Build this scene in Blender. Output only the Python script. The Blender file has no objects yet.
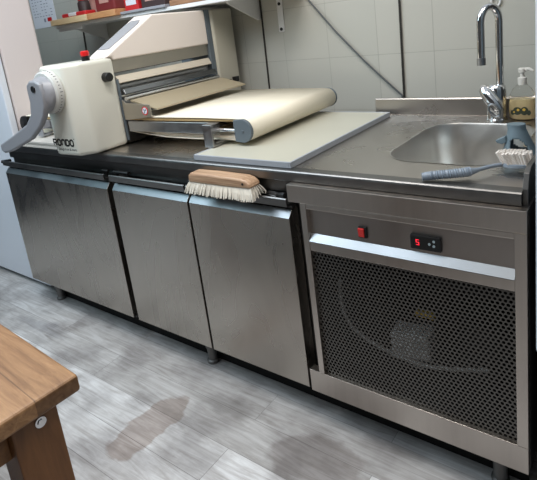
import bpy, bmesh, math, random
from mathutils import Vector, Matrix, Euler
random.seed(7)
C = bpy.context.scene.collection
PI = math.pi
V = Vector

# ------------------------------------------------------------------ materials
def lin(c):
    c /= 255.0
    return c / 12.92 if c <= 0.04045 else ((c + 0.055) / 1.055) ** 2.4
def rgb(r, g, b):
    return (lin(r), lin(g), lin(b), 1.0)

def new_mat(name):
    m = bpy.data.materials.new(name)
    m.use_nodes = True
    nt = m.node_tree
    return m, nt, nt.nodes['Principled BSDF']

def plain(name, col, rough=0.5, metal=0.0, emit=None, estr=0.0, noise=0.0, nscale=8.0, bump=0.0, **kw):
    m, nt, b = new_mat(name)
    b.inputs['Base Color'].default_value = col
    b.inputs['Roughness'].default_value = rough
    b.inputs['Metallic'].default_value = metal
    if emit:
        b.inputs['Emission Color'].default_value = emit
        b.inputs['Emission Strength'].default_value = estr
    for k, v in kw.items():
        b.inputs[k.replace('_', ' ')].default_value = v
    if noise > 0 or bump > 0:
        tc = nt.nodes.new('ShaderNodeTexCoord')
        n = nt.nodes.new('ShaderNodeTexNoise')
        n.inputs['Scale'].default_value = nscale
        n.inputs['Detail'].default_value = 4
        nt.links.new(tc.outputs['Object'], n.inputs['Vector'])
        if noise > 0:
            mx = nt.nodes.new('ShaderNodeMixRGB')
            mx.inputs[1].default_value = [c * (1 - noise) for c in col[:3]] + [1]
            mx.inputs[2].default_value = [min(1, c * (1 + noise)) for c in col[:3]] + [1]
            nt.links.new(n.outputs['Fac'], mx.inputs[0])
            nt.links.new(mx.outputs[0], b.inputs['Base Color'])
        if bump > 0:
            bp = nt.nodes.new('ShaderNodeBump')
            bp.inputs['Strength'].default_value = bump
            bp.inputs['Distance'].default_value = 0.002
            nt.links.new(n.outputs['Fac'], bp.inputs['Height'])
            nt.links.new(bp.outputs['Normal'], b.inputs['Normal'])
    return m

def steel(name, col, r0=0.24, r1=0.42, scale=(3, 3, 3), distort=2.5, nscale=2.0, cvar=0.12, bump=0.0, brushed=None, detail=5):
    """stainless steel with wiped smudges: a distorted noise drives roughness and tone"""
    m, nt, b = new_mat(name)
    b.inputs['Metallic'].default_value = 1.0
    tc = nt.nodes.new('ShaderNodeTexCoord')
    mp = nt.nodes.new('ShaderNodeMapping')
    mp.inputs['Scale'].default_value = scale
    n = nt.nodes.new('ShaderNodeTexNoise')
    n.inputs['Scale'].default_value = nscale
    n.inputs['Detail'].default_value = detail
    n.inputs['Distortion'].default_value = distort
    nt.links.new(tc.outputs['Object'], mp.inputs['Vector'])
    nt.links.new(mp.outputs[0], n.inputs['Vector'])
    mr = nt.nodes.new('ShaderNodeMapRange')
    mr.inputs['From Min'].default_value = 0.3
    mr.inputs['From Max'].default_value = 0.7
    mr.inputs['To Min'].default_value = r0
    mr.inputs['To Max'].default_value = r1
    nt.links.new(n.outputs['Fac'], mr.inputs['Value'])
    nt.links.new(mr.outputs[0], b.inputs['Roughness'])
    mx = nt.nodes.new('ShaderNodeMixRGB')
    mx.inputs[1].default_value = [c * (1 - cvar) for c in col[:3]] + [1]
    mx.inputs[2].default_value = [min(1, c * (1 + cvar)) for c in col[:3]] + [1]
    nt.links.new(n.outputs['Fac'], mx.inputs[0])
    nt.links.new(mx.outputs[0], b.inputs['Base Color'])
    if bump > 0:
        mp2 = nt.nodes.new('ShaderNodeMapping')
        mp2.inputs['Scale'].default_value = brushed or (1, 1, 1)
        n2 = nt.nodes.new('ShaderNodeTexNoise')
        n2.inputs['Scale'].default_value = 3.0
        nt.links.new(tc.outputs['Object'], mp2.inputs['Vector'])
        nt.links.new(mp2.outputs[0], n2.inputs['Vector'])
        bp = nt.nodes.new('ShaderNodeBump')
        bp.inputs['Strength'].default_value = bump
        bp.inputs['Distance'].default_value = 0.003
        nt.links.new(n2.outputs['Fac'], bp.inputs['Height'])
        nt.links.new(bp.outputs['Normal'], b.inputs['Normal'])
    return m

def wood(name, dark, light, scale=(1.5, 14, 14), rough=0.5, bump=0.15, wear=0.0, wearcol=None, joints=None):
    m, nt, b = new_mat(name)
    b.inputs['Roughness'].default_value = rough
    tc = nt.nodes.new('ShaderNodeTexCoord')
    mp = nt.nodes.new('ShaderNodeMapping')
    mp.inputs['Scale'].default_value = scale
    n = nt.nodes.new('ShaderNodeTexNoise')
    n.inputs['Scale'].default_value = 3.0
    n.inputs['Detail'].default_value = 8
    n.inputs['Roughness'].default_value = 0.65
    n.inputs['Distortion'].default_value = 0.6
    nt.links.new(tc.outputs['Object'], mp.inputs['Vector'])
    nt.links.new(mp.outputs[0], n.inputs['Vector'])
    cr = nt.nodes.new('ShaderNodeValToRGB')
    cr.color_ramp.elements[0].position = 0.3
    cr.color_ramp.elements[0].color = dark
    cr.color_ramp.elements[1].position = 0.7
    cr.color_ramp.elements[1].color = light
    nt.links.new(n.outputs['Fac'], cr.inputs['Fac'])
    out = cr.outputs[0]
    if joints:                       # glued staves: each one a little different in tone
        br = nt.nodes.new('ShaderNodeTexBrick')
        br.inputs['Scale'].default_value = 1.0
        br.inputs['Brick Width'].default_value = joints[0]
        br.inputs['Row Height'].default_value = joints[1]
        br.inputs['Mortar Size'].default_value = 0.0012
        br.inputs['Color1'].default_value = (0.78, 0.78, 0.78, 1)
        br.inputs['Color2'].default_value = (1.1, 1.08, 1.05, 1)
        br.inputs['Mortar'].default_value = (0.45, 0.4, 0.35, 1)
        nt.links.new(tc.outputs['Object'], br.inputs['Vector'])
        mm = nt.nodes.new('ShaderNodeMixRGB')
        mm.blend_type = 'MULTIPLY'
        mm.inputs[0].default_value = 0.8
        nt.links.new(out, mm.inputs[1])
        nt.links.new(br.outputs['Color'], mm.inputs[2])
        out = mm.outputs[0]
    if wear > 0:
        w = nt.nodes.new('ShaderNodeTexNoise')
        w.inputs['Scale'].default_value = 4.0
        w.inputs['Detail'].default_value = 6
        nt.links.new(tc.outputs['Object'], w.inputs['Vector'])
        wr = nt.nodes.new('ShaderNodeMapRange')
        wr.inputs['From Min'].default_value = 0.5
        wr.inputs['From Max'].default_value = 0.72
        wr.inputs['To Max'].default_value = wear
        nt.links.new(w.outputs['Fac'], wr.inputs['Value'])
        mw = nt.nodes.new('ShaderNodeMixRGB')
        mw.inputs[2].default_value = wearcol
        nt.links.new(wr.outputs[0], mw.inputs[0])
        nt.links.new(out, mw.inputs[1])
        out = mw.outputs[0]
    nt.links.new(out, b.inputs['Base Color'])
    bp = nt.nodes.new('ShaderNodeBump')
    bp.inputs['Strength'].default_value = bump
    bp.inputs['Distance'].default_value = 0.002
    nt.links.new(n.outputs['Fac'], bp.inputs['Height'])
    nt.links.new(bp.outputs['Normal'], b.inputs['Normal'])
    return m

def floor_material():
    m, nt, b = new_mat('grey oak laminate')
    L = nt.links.new
    N = nt.nodes.new
    tc = N('ShaderNodeTexCoord')
    mp = N('ShaderNodeMapping')
    mp.inputs['Location'].default_value = (0.33, 0.105, 0)
    L(tc.outputs['Object'], mp.inputs['Vector'])
    br = N('ShaderNodeTexBrick')
    br.inputs['Scale'].default_value = 1.0
    br.inputs['Brick Width'].default_value = 1.22
    br.inputs['Row Height'].default_value = 0.142
    br.inputs['Mortar Size'].default_value = 0.0011
    br.inputs['Mortar Smooth'].default_value = 0.3
    br.offset = 0.37
    br.inputs['Color1'].default_value = rgb(188, 186, 185)
    br.inputs['Color2'].default_value = rgb(232, 232, 233)
    br.inputs['Mortar'].default_value = rgb(150, 148, 147)
    L(mp.outputs[0], br.inputs['Vector'])
    # shift the grain from plank to plank
    addv = N('ShaderNodeVectorMath'); addv.operation = 'MULTIPLY_ADD'
    addv.inputs[1].default_value = (37.0, 21.0, 0)
    L(br.outputs['Color'], addv.inputs[0]); L(tc.outputs['Object'], addv.inputs[2])
    mg = N('ShaderNodeMapping'); mg.inputs['Scale'].default_value = (1.8, 20, 1)
    L(addv.outputs[0], mg.inputs['Vector'])
    ng = N('ShaderNodeTexNoise'); ng.inputs['Scale'].default_value = 2.2; ng.inputs['Detail'].default_value = 8
    ng.inputs['Roughness'].default_value = 0.66; ng.inputs['Distortion'].default_value = 1.3
    L(mg.outputs[0], ng.inputs['Vector'])
    gr = N('ShaderNodeValToRGB')
    gr.color_ramp.elements[0].position = 0.32; gr.color_ramp.elements[0].color = rgb(192, 187, 183)
    gr.color_ramp.elements[1].position = 0.62; gr.color_ramp.elements[1].color = rgb(250, 250, 250)
    L(ng.outputs['Fac'], gr.inputs['Fac'])
    mul = N('ShaderNodeMixRGB'); mul.blend_type = 'MULTIPLY'; mul.inputs[0].default_value = 0.85
    L(br.outputs['Color'], mul.inputs[1]); L(gr.outputs[0], mul.inputs[2])
    blot = N('ShaderNodeTexNoise'); blot.inputs['Scale'].default_value = 5.0; blot.inputs['Detail'].default_value = 5
    L(tc.outputs['Object'], blot.inputs['Vector'])
    br2 = N('ShaderNodeValToRGB')
    br2.color_ramp.elements[0].position = 0.36; br2.color_ramp.elements[0].color = rgb(210, 208, 208)
    br2.color_ramp.elements[1].position = 0.58; br2.color_ramp.elements[1].color = (1, 1, 1, 1)
    L(blot.outputs['Fac'], br2.inputs['Fac'])
    mul2 = N('ShaderNodeMixRGB'); mul2.blend_type = 'MULTIPLY'; mul2.inputs[0].default_value = 1.0
    L(mul.outputs[0], mul2.inputs[1]); L(br2.outputs[0], mul2.inputs[2]); mul = mul2
    # worn brownish patches and damp stains on the boards
    def patch(cx, cy, sx, sy, rot, soft):
        p = N('ShaderNodeMapping'); p.vector_type = 'TEXTURE'
        p.inputs['Location'].default_value = (cx, cy, 0)
        p.inputs['Rotation'].default_value = (0, 0, rot)
        p.inputs['Scale'].default_value = (sx, sy, 1)
        wob = N('ShaderNodeTexNoise'); wob.inputs['Scale'].default_value = 14; wob.inputs['Detail'].default_value = 5
        L(tc.outputs['Object'], wob.inputs['Vector'])
        wa = N('ShaderNodeVectorMath'); wa.operation = 'MULTIPLY_ADD'
        wa.inputs[1].default_value = (0.09, 0.09, 0); L(wob.outputs['Color'], wa.inputs[0]); L(tc.outputs['Object'], wa.inputs[2])
        L(wa.outputs[0], p.inputs['Vector'])
        ln = N('ShaderNodeVectorMath'); ln.operation = 'LENGTH'; 
        fl = N('ShaderNodeVectorMath'); fl.operation = 'MULTIPLY'; fl.inputs[1].default_value = (1, 1, 0)
        L(p.outputs[0], fl.inputs[0]); L(fl.outputs[0], ln.inputs[0])
        r = N('ShaderNodeMapRange'); r.inputs['From Min'].default_value = 1.0; r.inputs['From Max'].default_value = 1.0 - soft
        L(ln.outputs['Value'], r.inputs['Value'])
        return r.outputs[0]
    col = mul.outputs[0]
    for (args, c, k) in (((1.38, -0.27, 0.085, 0.18, -0.05, 0.10), rgb(208, 194, 186), 0.8),
                         ((1.98, -0.10, 0.17, 0.10, 0.2, 0.15), rgb(206, 200, 198), 0.75),
                         ((1.55, -0.06, 0.20, 0.05, 0.1, 0.5), rgb(200, 198, 196), 0.6),
                         ((0.35, -0.10, 0.26, 0.05, 0.0, 0.6), rgb(205, 207, 212), 0.6)):
        f = patch(*args)
        mm = N('ShaderNodeMath'); mm.operation = 'MULTIPLY'; mm.inputs[1].default_value = k
        L(f, mm.inputs[0])
        mx = N('ShaderNodeMixRGB'); mx.blend_type = 'MULTIPLY'; mx.inputs[2].default_value = c
        L(mm.outputs[0], mx.inputs[0]); L(col, mx.inputs[1]); col = mx.outputs[0]
    L(col, b.inputs['Base Color'])
    b.inputs['Roughness'].default_value = 0.42
    bp = N('ShaderNodeBump'); bp.inputs['Strength'].default_value = 0.12; bp.inputs['Distance'].default_value = 0.002
    L(ng.outputs['Fac'], bp.inputs['Height']); L(bp.outputs['Normal'], b.inputs['Normal'])
    return m

def tile_material():
    m, nt, b = new_mat('white wall tiles')
    L = nt.links.new
    N = nt.nodes.new
    tc = N('ShaderNodeTexCoord')
    sep = N('ShaderNodeSeparateXYZ'); L(tc.outputs['Object'], sep.inputs[0])
    cmb = N('ShaderNodeCombineXYZ')
    L(sep.outputs['X'], cmb.inputs['X']); L(sep.outputs['Z'], cmb.inputs['Y'])
    mp = N('ShaderNodeMapping'); mp.inputs['Location'].default_value = (-0.085, -0.074, 0)
    L(cmb.outputs[0], mp.inputs['Vector'])
    br = N('ShaderNodeTexBrick'); br.offset = 0.0
    br.inputs['Scale'].default_value = 1.0
    br.inputs['Brick Width'].default_value = 0.265
    br.inputs['Row Height'].default_value = 0.265
    br.inputs['Mortar Size'].default_value = 0.0014
    br.inputs['Mortar Smooth'].default_value = 0.4
    br.inputs['Color1'].default_value = rgb(178, 178, 170)
    br.inputs['Color2'].default_value = rgb(183, 182, 174)
    br.inputs['Mortar'].default_value = rgb(154, 153, 146)
    L(mp.outputs[0], br.inputs['Vector'])
    L(br.outputs['Color'], b.inputs['Base Color'])
    b.inputs['Roughness'].default_value = 0.3
    bp = N('ShaderNodeBump'); bp.inputs['Strength'].default_value = 0.35; bp.inputs['Distance'].default_value = 0.002; bp.invert = True
    L(br.outputs['Fac'], bp.inputs['Height']); L(bp.outputs['Normal'], b.inputs['Normal'])
    return m

M = {}
M['shaded_edge_steel'] = steel('shaded steel edge', (0.20, 0.195, 0.19, 1), 0.30, 0.42, (6, 6, 6), 0.6, 3.0, 0.15)  # dim reflections on front edge and pull channels painted as darker steel
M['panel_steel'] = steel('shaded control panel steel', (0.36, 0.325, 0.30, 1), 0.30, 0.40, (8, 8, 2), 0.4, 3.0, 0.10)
M['door_steel'] = steel('wiped stainless door steel', (0.41, 0.375, 0.335, 1), 0.23, 0.33, (1.8, 1.8, 0.8), 3.0, 2.2, 0.13, detail=1.6)
M['frame_steel'] = steel('brushed stainless frame', (0.47, 0.425, 0.385, 1), 0.28, 0.36, (14, 14, 1.2), 0.4, 3.0, 0.10)
M['top_steel'] = steel('scuffed stainless worktop', (0.48, 0.445, 0.41, 1), 0.25, 0.34, (2, 2, 2), 0.9, 3.0, 0.07)
M['basin_steel'] = steel('sink steel', (0.62, 0.60, 0.57, 1), 0.30, 0.42, (2, 2, 2), 1.0, 3.0, 0.06)
M['bright_steel'] = steel('bright folded steel edge', (0.28, 0.295, 0.31, 1), 0.30, 0.42, (3, 3, 3), 0.5, 2.0, 0.08)
M['galv'] = steel('galvanised bracket steel', (0.42, 0.42, 0.43, 1), 0.28, 0.42, (8, 8, 8), 0.5, 4.0, 0.15)
M['foot_steel'] = plain('dull foot metal', (0.16, 0.155, 0.15, 1), 0.5, 0.6)
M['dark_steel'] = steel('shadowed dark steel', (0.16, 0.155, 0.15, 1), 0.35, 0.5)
M['chrome'] = plain('polished chrome', (0.75, 0.75, 0.76, 1), 0.08, 1.0)
M['black'] = plain('black plastic', rgb(18, 18, 19), 0.4)
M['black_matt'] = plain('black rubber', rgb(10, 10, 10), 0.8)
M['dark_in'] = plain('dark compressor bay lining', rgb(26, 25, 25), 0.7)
M['grille'] = plain('dark perforated steel', (0.115, 0.108, 0.10, 1), 0.42, 0.85)
M['cream'] = plain('cream enamel', rgb(214, 213, 202), 0.28, noise=0.02, nscale=5)
M['cream_dark'] = plain('aged cream enamel', rgb(188, 184, 170), 0.35, noise=0.03, nscale=4)
M['hood'] = plain('warm white moulded hood', rgb(236, 226, 218), 0.38, noise=0.02, nscale=3)
M['window'] = plain('smoky hood window', rgb(150, 150, 154), 0.25)
M['dial_grey'] = plain('cast grey lever enamel', rgb(140, 141, 146), 0.35, noise=0.05, nscale=20)
M['dial_white'] = plain('pale dial ring', rgb(196, 196, 192), 0.35)
M['red'] = plain('red plastic', rgb(205, 28, 30), 0.35)
M['red_lit'] = plain('lit red rocker', rgb(165, 26, 30), 0.3, emit=(1.0, 0.05, 0.03, 1), estr=0.12)
M['red_led'] = plain('red led segments', rgb(220, 20, 30), 0.4, emit=(1.0, 0.03, 0.06, 1), estr=1.3)
M['white_led'] = plain('pale key symbols', rgb(150, 165, 170), 0.5)
M['belt'] = plain('cream canvas belt', rgb(232, 223, 203), 0.75, noise=0.05, nscale=9)
M['bed_wood'] = wood('pale belt bed wood', rgb(185, 150, 100), rgb(215, 185, 135), (2, 16, 16))
M['guard'] = steel('dull brown grey guard plate', (0.52, 0.48, 0.42, 1), 0.34, 0.48, (4, 4, 4), 0.6, 3.0, 0.1)
M['finger'] = plain('beige grey guard', rgb(160, 148, 124), 0.4, noise=0.06, nscale=12)
M['scraper'] = plain('pale scraper bar', rgb(205, 196, 180), 0.4)
M['tray'] = plain('beige grey tray board', rgb(182, 180, 166), 0.42, noise=0.06, nscale=5)
M['tray_rim'] = plain('blue grey tray edge', rgb(158, 164, 172), 0.4, noise=0.08, nscale=30)
M['tray_white'] = plain('off white tray plastic', rgb(196, 190, 182), 0.45, noise=0.05, nscale=20)
M['brush_wood'] = wood('varnished brush wood', rgb(140, 104, 78), rgb(206, 174, 142), (2, 50, 50), 0.4)
M['bristle'] = plain('pale bristles', rgb(222, 216, 204), 0.8, noise=0.12, nscale=90)
M['white_bristle'] = plain('white nylon bristles', rgb(232, 225, 218), 0.7, noise=0.08, nscale=90)
M['grey_plastic'] = plain('blue grey plastic', rgb(134, 146, 160), 0.4)
M['teal_plastic'] = plain('slate blue plastic', rgb(104, 122, 132), 0.45)
M['table_top'] = wood('worn honey oak top', rgb(122, 86, 54), rgb(176, 136, 96), (2.2, 22, 22), 0.45, 0.2, 0.35, rgb(120, 82, 52), (0.9, 0.085))
M['table_end'] = wood('dark oak legs', rgb(104, 66, 34), rgb(138, 92, 50), (16, 16, 2.0), 0.45, 0.2)
M['table_apron'] = wood('oak apron', rgb(120, 80, 42), rgb(160, 112, 64), (2, 18, 18), 0.45, 0.2)
M['fridge'] = plain('white fridge enamel', rgb(214, 218, 226), 0.35)
M['fridge_side'] = plain('warm white fridge side', rgb(212, 203, 202), 0.5)
M['gasket'] = plain('grey door gasket', rgb(110, 108, 112), 0.7)
M['panel_grey'] = plain('blue grey side panel', rgb(96, 106, 114), 0.45)
M['white'] = plain('white paint', rgb(218, 218, 218), 0.5)
M['shelf'] = plain('white shelf board', rgb(222, 224, 226), 0.45)
M['board_pale'] = wood('pale board end', rgb(214, 190, 146), rgb(234, 214, 176), (3, 20, 20))
M['board_tan'] = wood('tan board', rgb(180, 128, 84), rgb(208, 158, 112), (3, 20, 20))
M['board_brown'] = wood('brown wood', rgb(128, 92, 66), rgb(168, 128, 96), (3, 20, 20))
M['grey_board'] = plain('grey board', rgb(150, 152, 160), 0.5)
M['paper'] = plain('calendar paper', rgb(216, 218, 226), 0.8)
M['ink'] = plain('grey print', rgb(140, 144, 160), 0.8)
M['ink_dark'] = plain('dark print', rgb(48, 46, 58), 0.8)
M['ink_black'] = plain('black lettering', rgb(14, 14, 15), 0.4)
M['cable'] = plain('grey cable sheath', rgb(74, 78, 82), 0.5)
M['dark_rod'] = plain('dark conduit', rgb(44, 42, 40), 0.5)
M['copper'] = plain('dull pipe', rgb(190, 190, 188), 0.5, 0.2)
M['comp'] = plain('compressor box', rgb(235, 235, 232), 0.5)
M['soap_clear'] = plain('clear bottle plastic', (0.95, 0.95, 0.93, 1), 0.08, Transmission_Weight=1.0, IOR=1.1)
M['soap_liquid'] = plain('amber soap', rgb(198, 178, 136), 0.25)
M['soap_label'] = plain('dark floral label', rgb(52, 60, 46), 0.5, noise=0.5, nscale=60)
M['soap_yellow'] = plain('yellow label print', rgb(214, 176, 70), 0.5)
M['pump'] = plain('white pump plastic', rgb(214, 212, 206), 0.35)
M['plaster'] = plain('painted plaster', rgb(88, 84, 82), 0.8)
M['plaster_dark'] = plain('dark painted plaster', rgb(52, 56, 64), 0.7)
M['pack_red'] = plain('red packet', rgb(196, 40, 44), 0.4)
M['pack_dark'] = plain('dark packet', rgb(58, 40, 40), 0.5)
M['pack_skin'] = plain('pinkish packet', rgb(190, 150, 140), 0.5)
M['pack_maroon'] = plain('maroon packet', rgb(120, 44, 48), 0.45)
M['floor'] = floor_material()
M['tiles'] = tile_material()

# ------------------------------------------------------------------ mesh helpers
def nb():
    return bmesh.new()
def bx(bm, x0, x1, y0, y1, z0, z1):
    vs = [bm.verts.new((x, y, z)) for z in (z0, z1) for (x, y) in ((x0, y0), (x1, y0), (x1, y1), (x0, y1))]
    for f in ((3, 2, 1, 0), (4, 5, 6, 7), (0, 1, 5, 4), (1, 2, 6, 5), (2, 3, 7, 6), (3, 0, 4, 7)):
        bm.faces.new([vs[i] for i in f])
    return vs
def obox(bm, c, size, rot=(0, 0, 0)):
    vs = bx(bm, -size[0] / 2, size[0] / 2, -size[1] / 2, size[1] / 2, -size[2] / 2, size[2] / 2)
    mt = Matrix.Translation(c) @ Euler(rot).to_matrix().to_4x4()
    for v in vs:
        v.co = mt @ v.co
def prism(bm, pts, vec):
    vec = V(vec)
    a = [bm.verts.new(p) for p in pts]
    b = [bm.verts.new(V(p) + vec) for p in pts]
    n = len(pts)
    bm.faces.new(a); bm.faces.new(b[::-1])
    for i in range(n):
        bm.faces.new([a[i], b[i], b[(i + 1) % n], a[(i + 1) % n]])
def frame_of(d):
    d = d.normalized()
    h = V((0, 0, 1)) if abs(d.z) < 0.9 else V((1, 0, 0))
    s = d.cross(h).normalized()
    return s, d.cross(s).normalized()
def tube(bm, pts, r, n=10, caps=True):
    pts = [V(p) for p in pts]
    rs = r if isinstance(r, (list, tuple)) else [r] * len(pts)
    rings = []
    s = None
    for i, p in enumerate(pts):
        d = (pts[min(i + 1, len(pts) - 1)] - pts[max(i - 1, 0)]).normalized()
        if s is None:
            s, t = frame_of(d)
        else:
            s = (s - d * s.dot(d)).normalized(); t = d.cross(s)
        t = d.cross(s)
        rings.append([bm.verts.new(p + (s * math.cos(2 * PI * k / n) + t * math.sin(2 * PI * k / n)) * rs[i]) for k in range(n)])
    for a, b in zip(rings, rings[1:]):
        for k in range(n):
            bm.faces.new([a[k], a[(k + 1) % n], b[(k + 1) % n], b[k]])
    if caps:
        bm.faces.new(rings[0][::-1]); bm.faces.new(rings[-1])
def cyl(bm, p0, p1, r0, r1=None, n=20):
    tube(bm, [p0, p1], [r0, r0 if r1 is None else r1], n)
def lathe(bm, prof, c, n=24, sx=1.0, sy=1.0):
    """prof: (radius, z) from bottom to top about a vertical axis through c"""
    rings = []
    for r, z in prof:
        rings.append([bm.verts.new((c[0] + r * sx * math.cos(2 * PI * k / n), c[1] + r * sy * math.sin(2 * PI * k / n), c[2] + z)) for k in range(n)])
    for a, b in zip(rings, rings[1:]):
        for k in range(n):
            bm.faces.new([a[k], a[(k + 1) % n], b[(k + 1) % n], b[k]])
    bm.faces.new(rings[0][::-1]); bm.faces.new(rings[-1])
def ribbon(pts, w, closed=False):
    """flat stroke of width w along a 2-D polyline with mitred corners: returns quads of 2-D points"""
    n = len(pts); P = [V((p[0], p[1])) for p in pts]
    L, R = [], []
    for i in range(n):
        a = P[(i - 1) % n] if closed or i > 0 else None
        b = P[(i + 1) % n] if closed or i < n - 1 else None
        d0 = (P[i] - a).normalized() if a is not None else (b - P[i]).normalized()
        d1 = (b - P[i]).normalized() if b is not None else d0
        n0 = V((-d0.y, d0.x)); n1 = V((-d1.y, d1.x))
        m = (n0 + n1).normalized()
        k = w / 2 / max(0.35, m.dot(n0))
        L.append(P[i] + m * k); R.append(P[i] - m * k)
    q = []
    for i in range(n if closed else n - 1):
        j = (i + 1) % n
        q.append([R[i], R[j], L[j], L[i]])
    return q

def root_of(o):
    while o.parent:
        o = o.parent
    return o
def thing(name, label, cat, loc=(0, 0, 0), rot=(0, 0, 0), group=None):
    o = bpy.data.objects.new(name, None)
    o.empty_display_size = 0.1
    C.objects.link(o)
    o.location = loc; o.rotation_euler = rot
    return tag(o, label, cat, group)
def tag(o, label, cat, group=None):
    o['label'] = label; o['category'] = cat
    if group:
        o['group'] = group
    return o
def obj(name, bm, mat, parent=None, bevel=0.0, seg=2, smooth=False, label=None, local=False, loc=None, solid=0.0, subsurf=0, ang=35):
    """one mesh object; mesh given in world coordinates unless local (parent's own frame)"""
    if bm is not None and not isinstance(bm, bpy.types.Mesh):
        bmesh.ops.recalc_face_normals(bm, faces=bm.faces[:])
        if parent and not local:
            r = root_of(parent)
            mw = Matrix.Translation(r.location) @ r.rotation_euler.to_matrix().to_4x4()
            bm.transform(mw.inverted())
        elif loc is not None:
            bm.transform(Matrix.Translation(-V(loc)))
        me = bpy.data.meshes.new(name)
        bm.to_mesh(me); bm.free()
    else:
        me = bm
    for m in (mat if isinstance(mat, (list, tuple)) else [mat]):
        me.materials.append(m)
    o = bpy.data.objects.new(name, me)
    C.objects.link(o)
    if parent:
        o.parent = parent
    if loc is not None:
        o.location = loc
    if smooth:
        for p in me.polygons:
            p.use_smooth = True
        try:
            me.set_sharp_from_angle(angle=math.radians(ang))
        except Exception:
            pass
    if solid:
        md = o.modifiers.new('thickness', 'SOLIDIFY'); md.thickness = solid; md.offset = 0
    if bevel:
        md = o.modifiers.new('rounded edges', 'BEVEL'); md.width = bevel; md.segments = seg
        md.limit_method = 'ANGLE'; md.angle_limit = math.radians(38)
    if subsurf:
        md = o.modifiers.new('smoothing', 'SUBSURF'); md.levels = subsurf; md.render_levels = subsurf
    if label:
        o['label'] = label
    return o
def struct(name, bm, mat, loc=None):
    o = obj(name, bm, mat, loc=loc)
    o['kind'] = 'structure'
    return o
def copy_tree(o, parent=None):
    c = o.copy(); C.objects.link(c); c.parent = parent
    for ch in [x for x in bpy.data.objects if x.parent == o]:
        copy_tree(ch, c)
    return c

# ------------------------------------------------------------------ the room
WY = 1.05
b = nb(); bx(b, -1.5, 4.6, -3.2, WY, -0.06, 0); struct('floor', b, M['floor'])
b = nb(); bx(b, -1.6, 4.6, WY, WY + 0.1, -0.06, 2.7); struct('wall_back', b, M['tiles'])
b = nb(); bx(b, -1.6, -1.5, -3.2, WY, -0.06, 2.7); struct('wall_left', b, M['plaster_dark'])  # unseen wall, set close and dark so the left door reflects darkness
b = nb(); bx(b, 4.6, 4.7, -3.2, WY + 0.1, -0.06, 2.7); struct('wall_right', b, M['plaster'])
b = nb(); bx(b, -1.6, 4.7, -3.3, -3.2, -0.06, 3.3); struct('wall_front', b, M['plaster'])  # unseen wall, kept dark and raised to block low sky light

# ------------------------------------------------------------------ refrigerated counter
ZB, ZT = 0.13, 0.865
ctr = thing('refrigerated_counter', 'long stainless steel refrigerated counter with doors and a perforated grille', 'refrigerated counter', (1.26, 0.40, 0))
b = nb()
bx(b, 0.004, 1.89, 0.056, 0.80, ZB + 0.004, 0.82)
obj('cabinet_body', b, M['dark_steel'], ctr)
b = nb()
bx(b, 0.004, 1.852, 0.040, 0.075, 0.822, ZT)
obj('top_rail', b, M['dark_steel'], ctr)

def door_panel(x0, x1, sag=0.0):
    b = nb()
    prof = [(0.0, ZB), (0.0, 0.748), (0.020, 0.771), (0.052, 0.771), (0.052, ZB)]
    prism(b, [(x0, y, z) for y, z in prof], (x1 - x0, 0, 0))
    d = obj('door', b, M['door_steel'], ctr, bevel=0.0015)
    # folded bright edge, the pull channel and the rubber seal
    b = nb()
    prism(b, [(x0 + 0.001, y, z) for y, z in [(-0.001, 0.7475), (0.0195, 0.7715), (0.0215, 0.770), (0.001, 0.746)]], (x1 - x0 - 0.002, 0, 0))
    obj('bevelled_edge', b, M['bright_steel'], d, label='bright bevelled top edge')
    b = nb()
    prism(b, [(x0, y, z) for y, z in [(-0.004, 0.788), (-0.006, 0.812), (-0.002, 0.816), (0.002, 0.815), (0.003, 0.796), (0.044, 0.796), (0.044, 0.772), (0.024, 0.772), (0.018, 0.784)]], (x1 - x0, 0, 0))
    obj('pull_channel', b, M['shaded_edge_steel'], d, bevel=0.0015)
    b = nb()
    bx(b, x0 + 0.006, x1 - 0.006, 0.0522, 0.0558, ZB + 0.01, 0.765)
    obj('seal', b, M['black_matt'], d)
    return d
d1 = door_panel(0.0, 0.8886)
d2 = door_panel(0.9256, 1.378)
d3 = door_panel(1.3884, 1.8384)
d1['label'] = 'widest door at the left end of the counter'
d2['label'] = 'narrow middle door'
d3['label'] = 'narrow door below the wooden brush'
for d, xs in ((d1, (0.875, 1)), (d2, (0.955, -1)), (d3, (1.405, 1))):
    b = nb()
    x = xs[0]
    cyl(b, (x - 0.02, 0.022, 0.822), (x + 0.075 if d is d2 else x + 0.02, 0.022, 0.822), 0.0075, n=12)
    cyl(b, (x, 0.022, 0.794), (x, 0.022, 0.822), 0.006, n=10)
    obj('hinge_pin', b, M['black'], d, smooth=True)
b = nb(); cyl(b, (-0.016, 0.004, 0.806), (0.07, 0.004, 0.818), 0.0085, n=12)
obj('hinge_pin', b, M['black'], d1, smooth=True)
for d, x in ((d1, 0.01), (d1, 0.878), (d3, 1.83)):
    b = nb(); cyl(b, (x, 0.03, ZB - 0.014), (x, 0.03, ZB + 0.001), 0.009, n=12)
    obj('bottom_hinge', b, M['black'], d)

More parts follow.
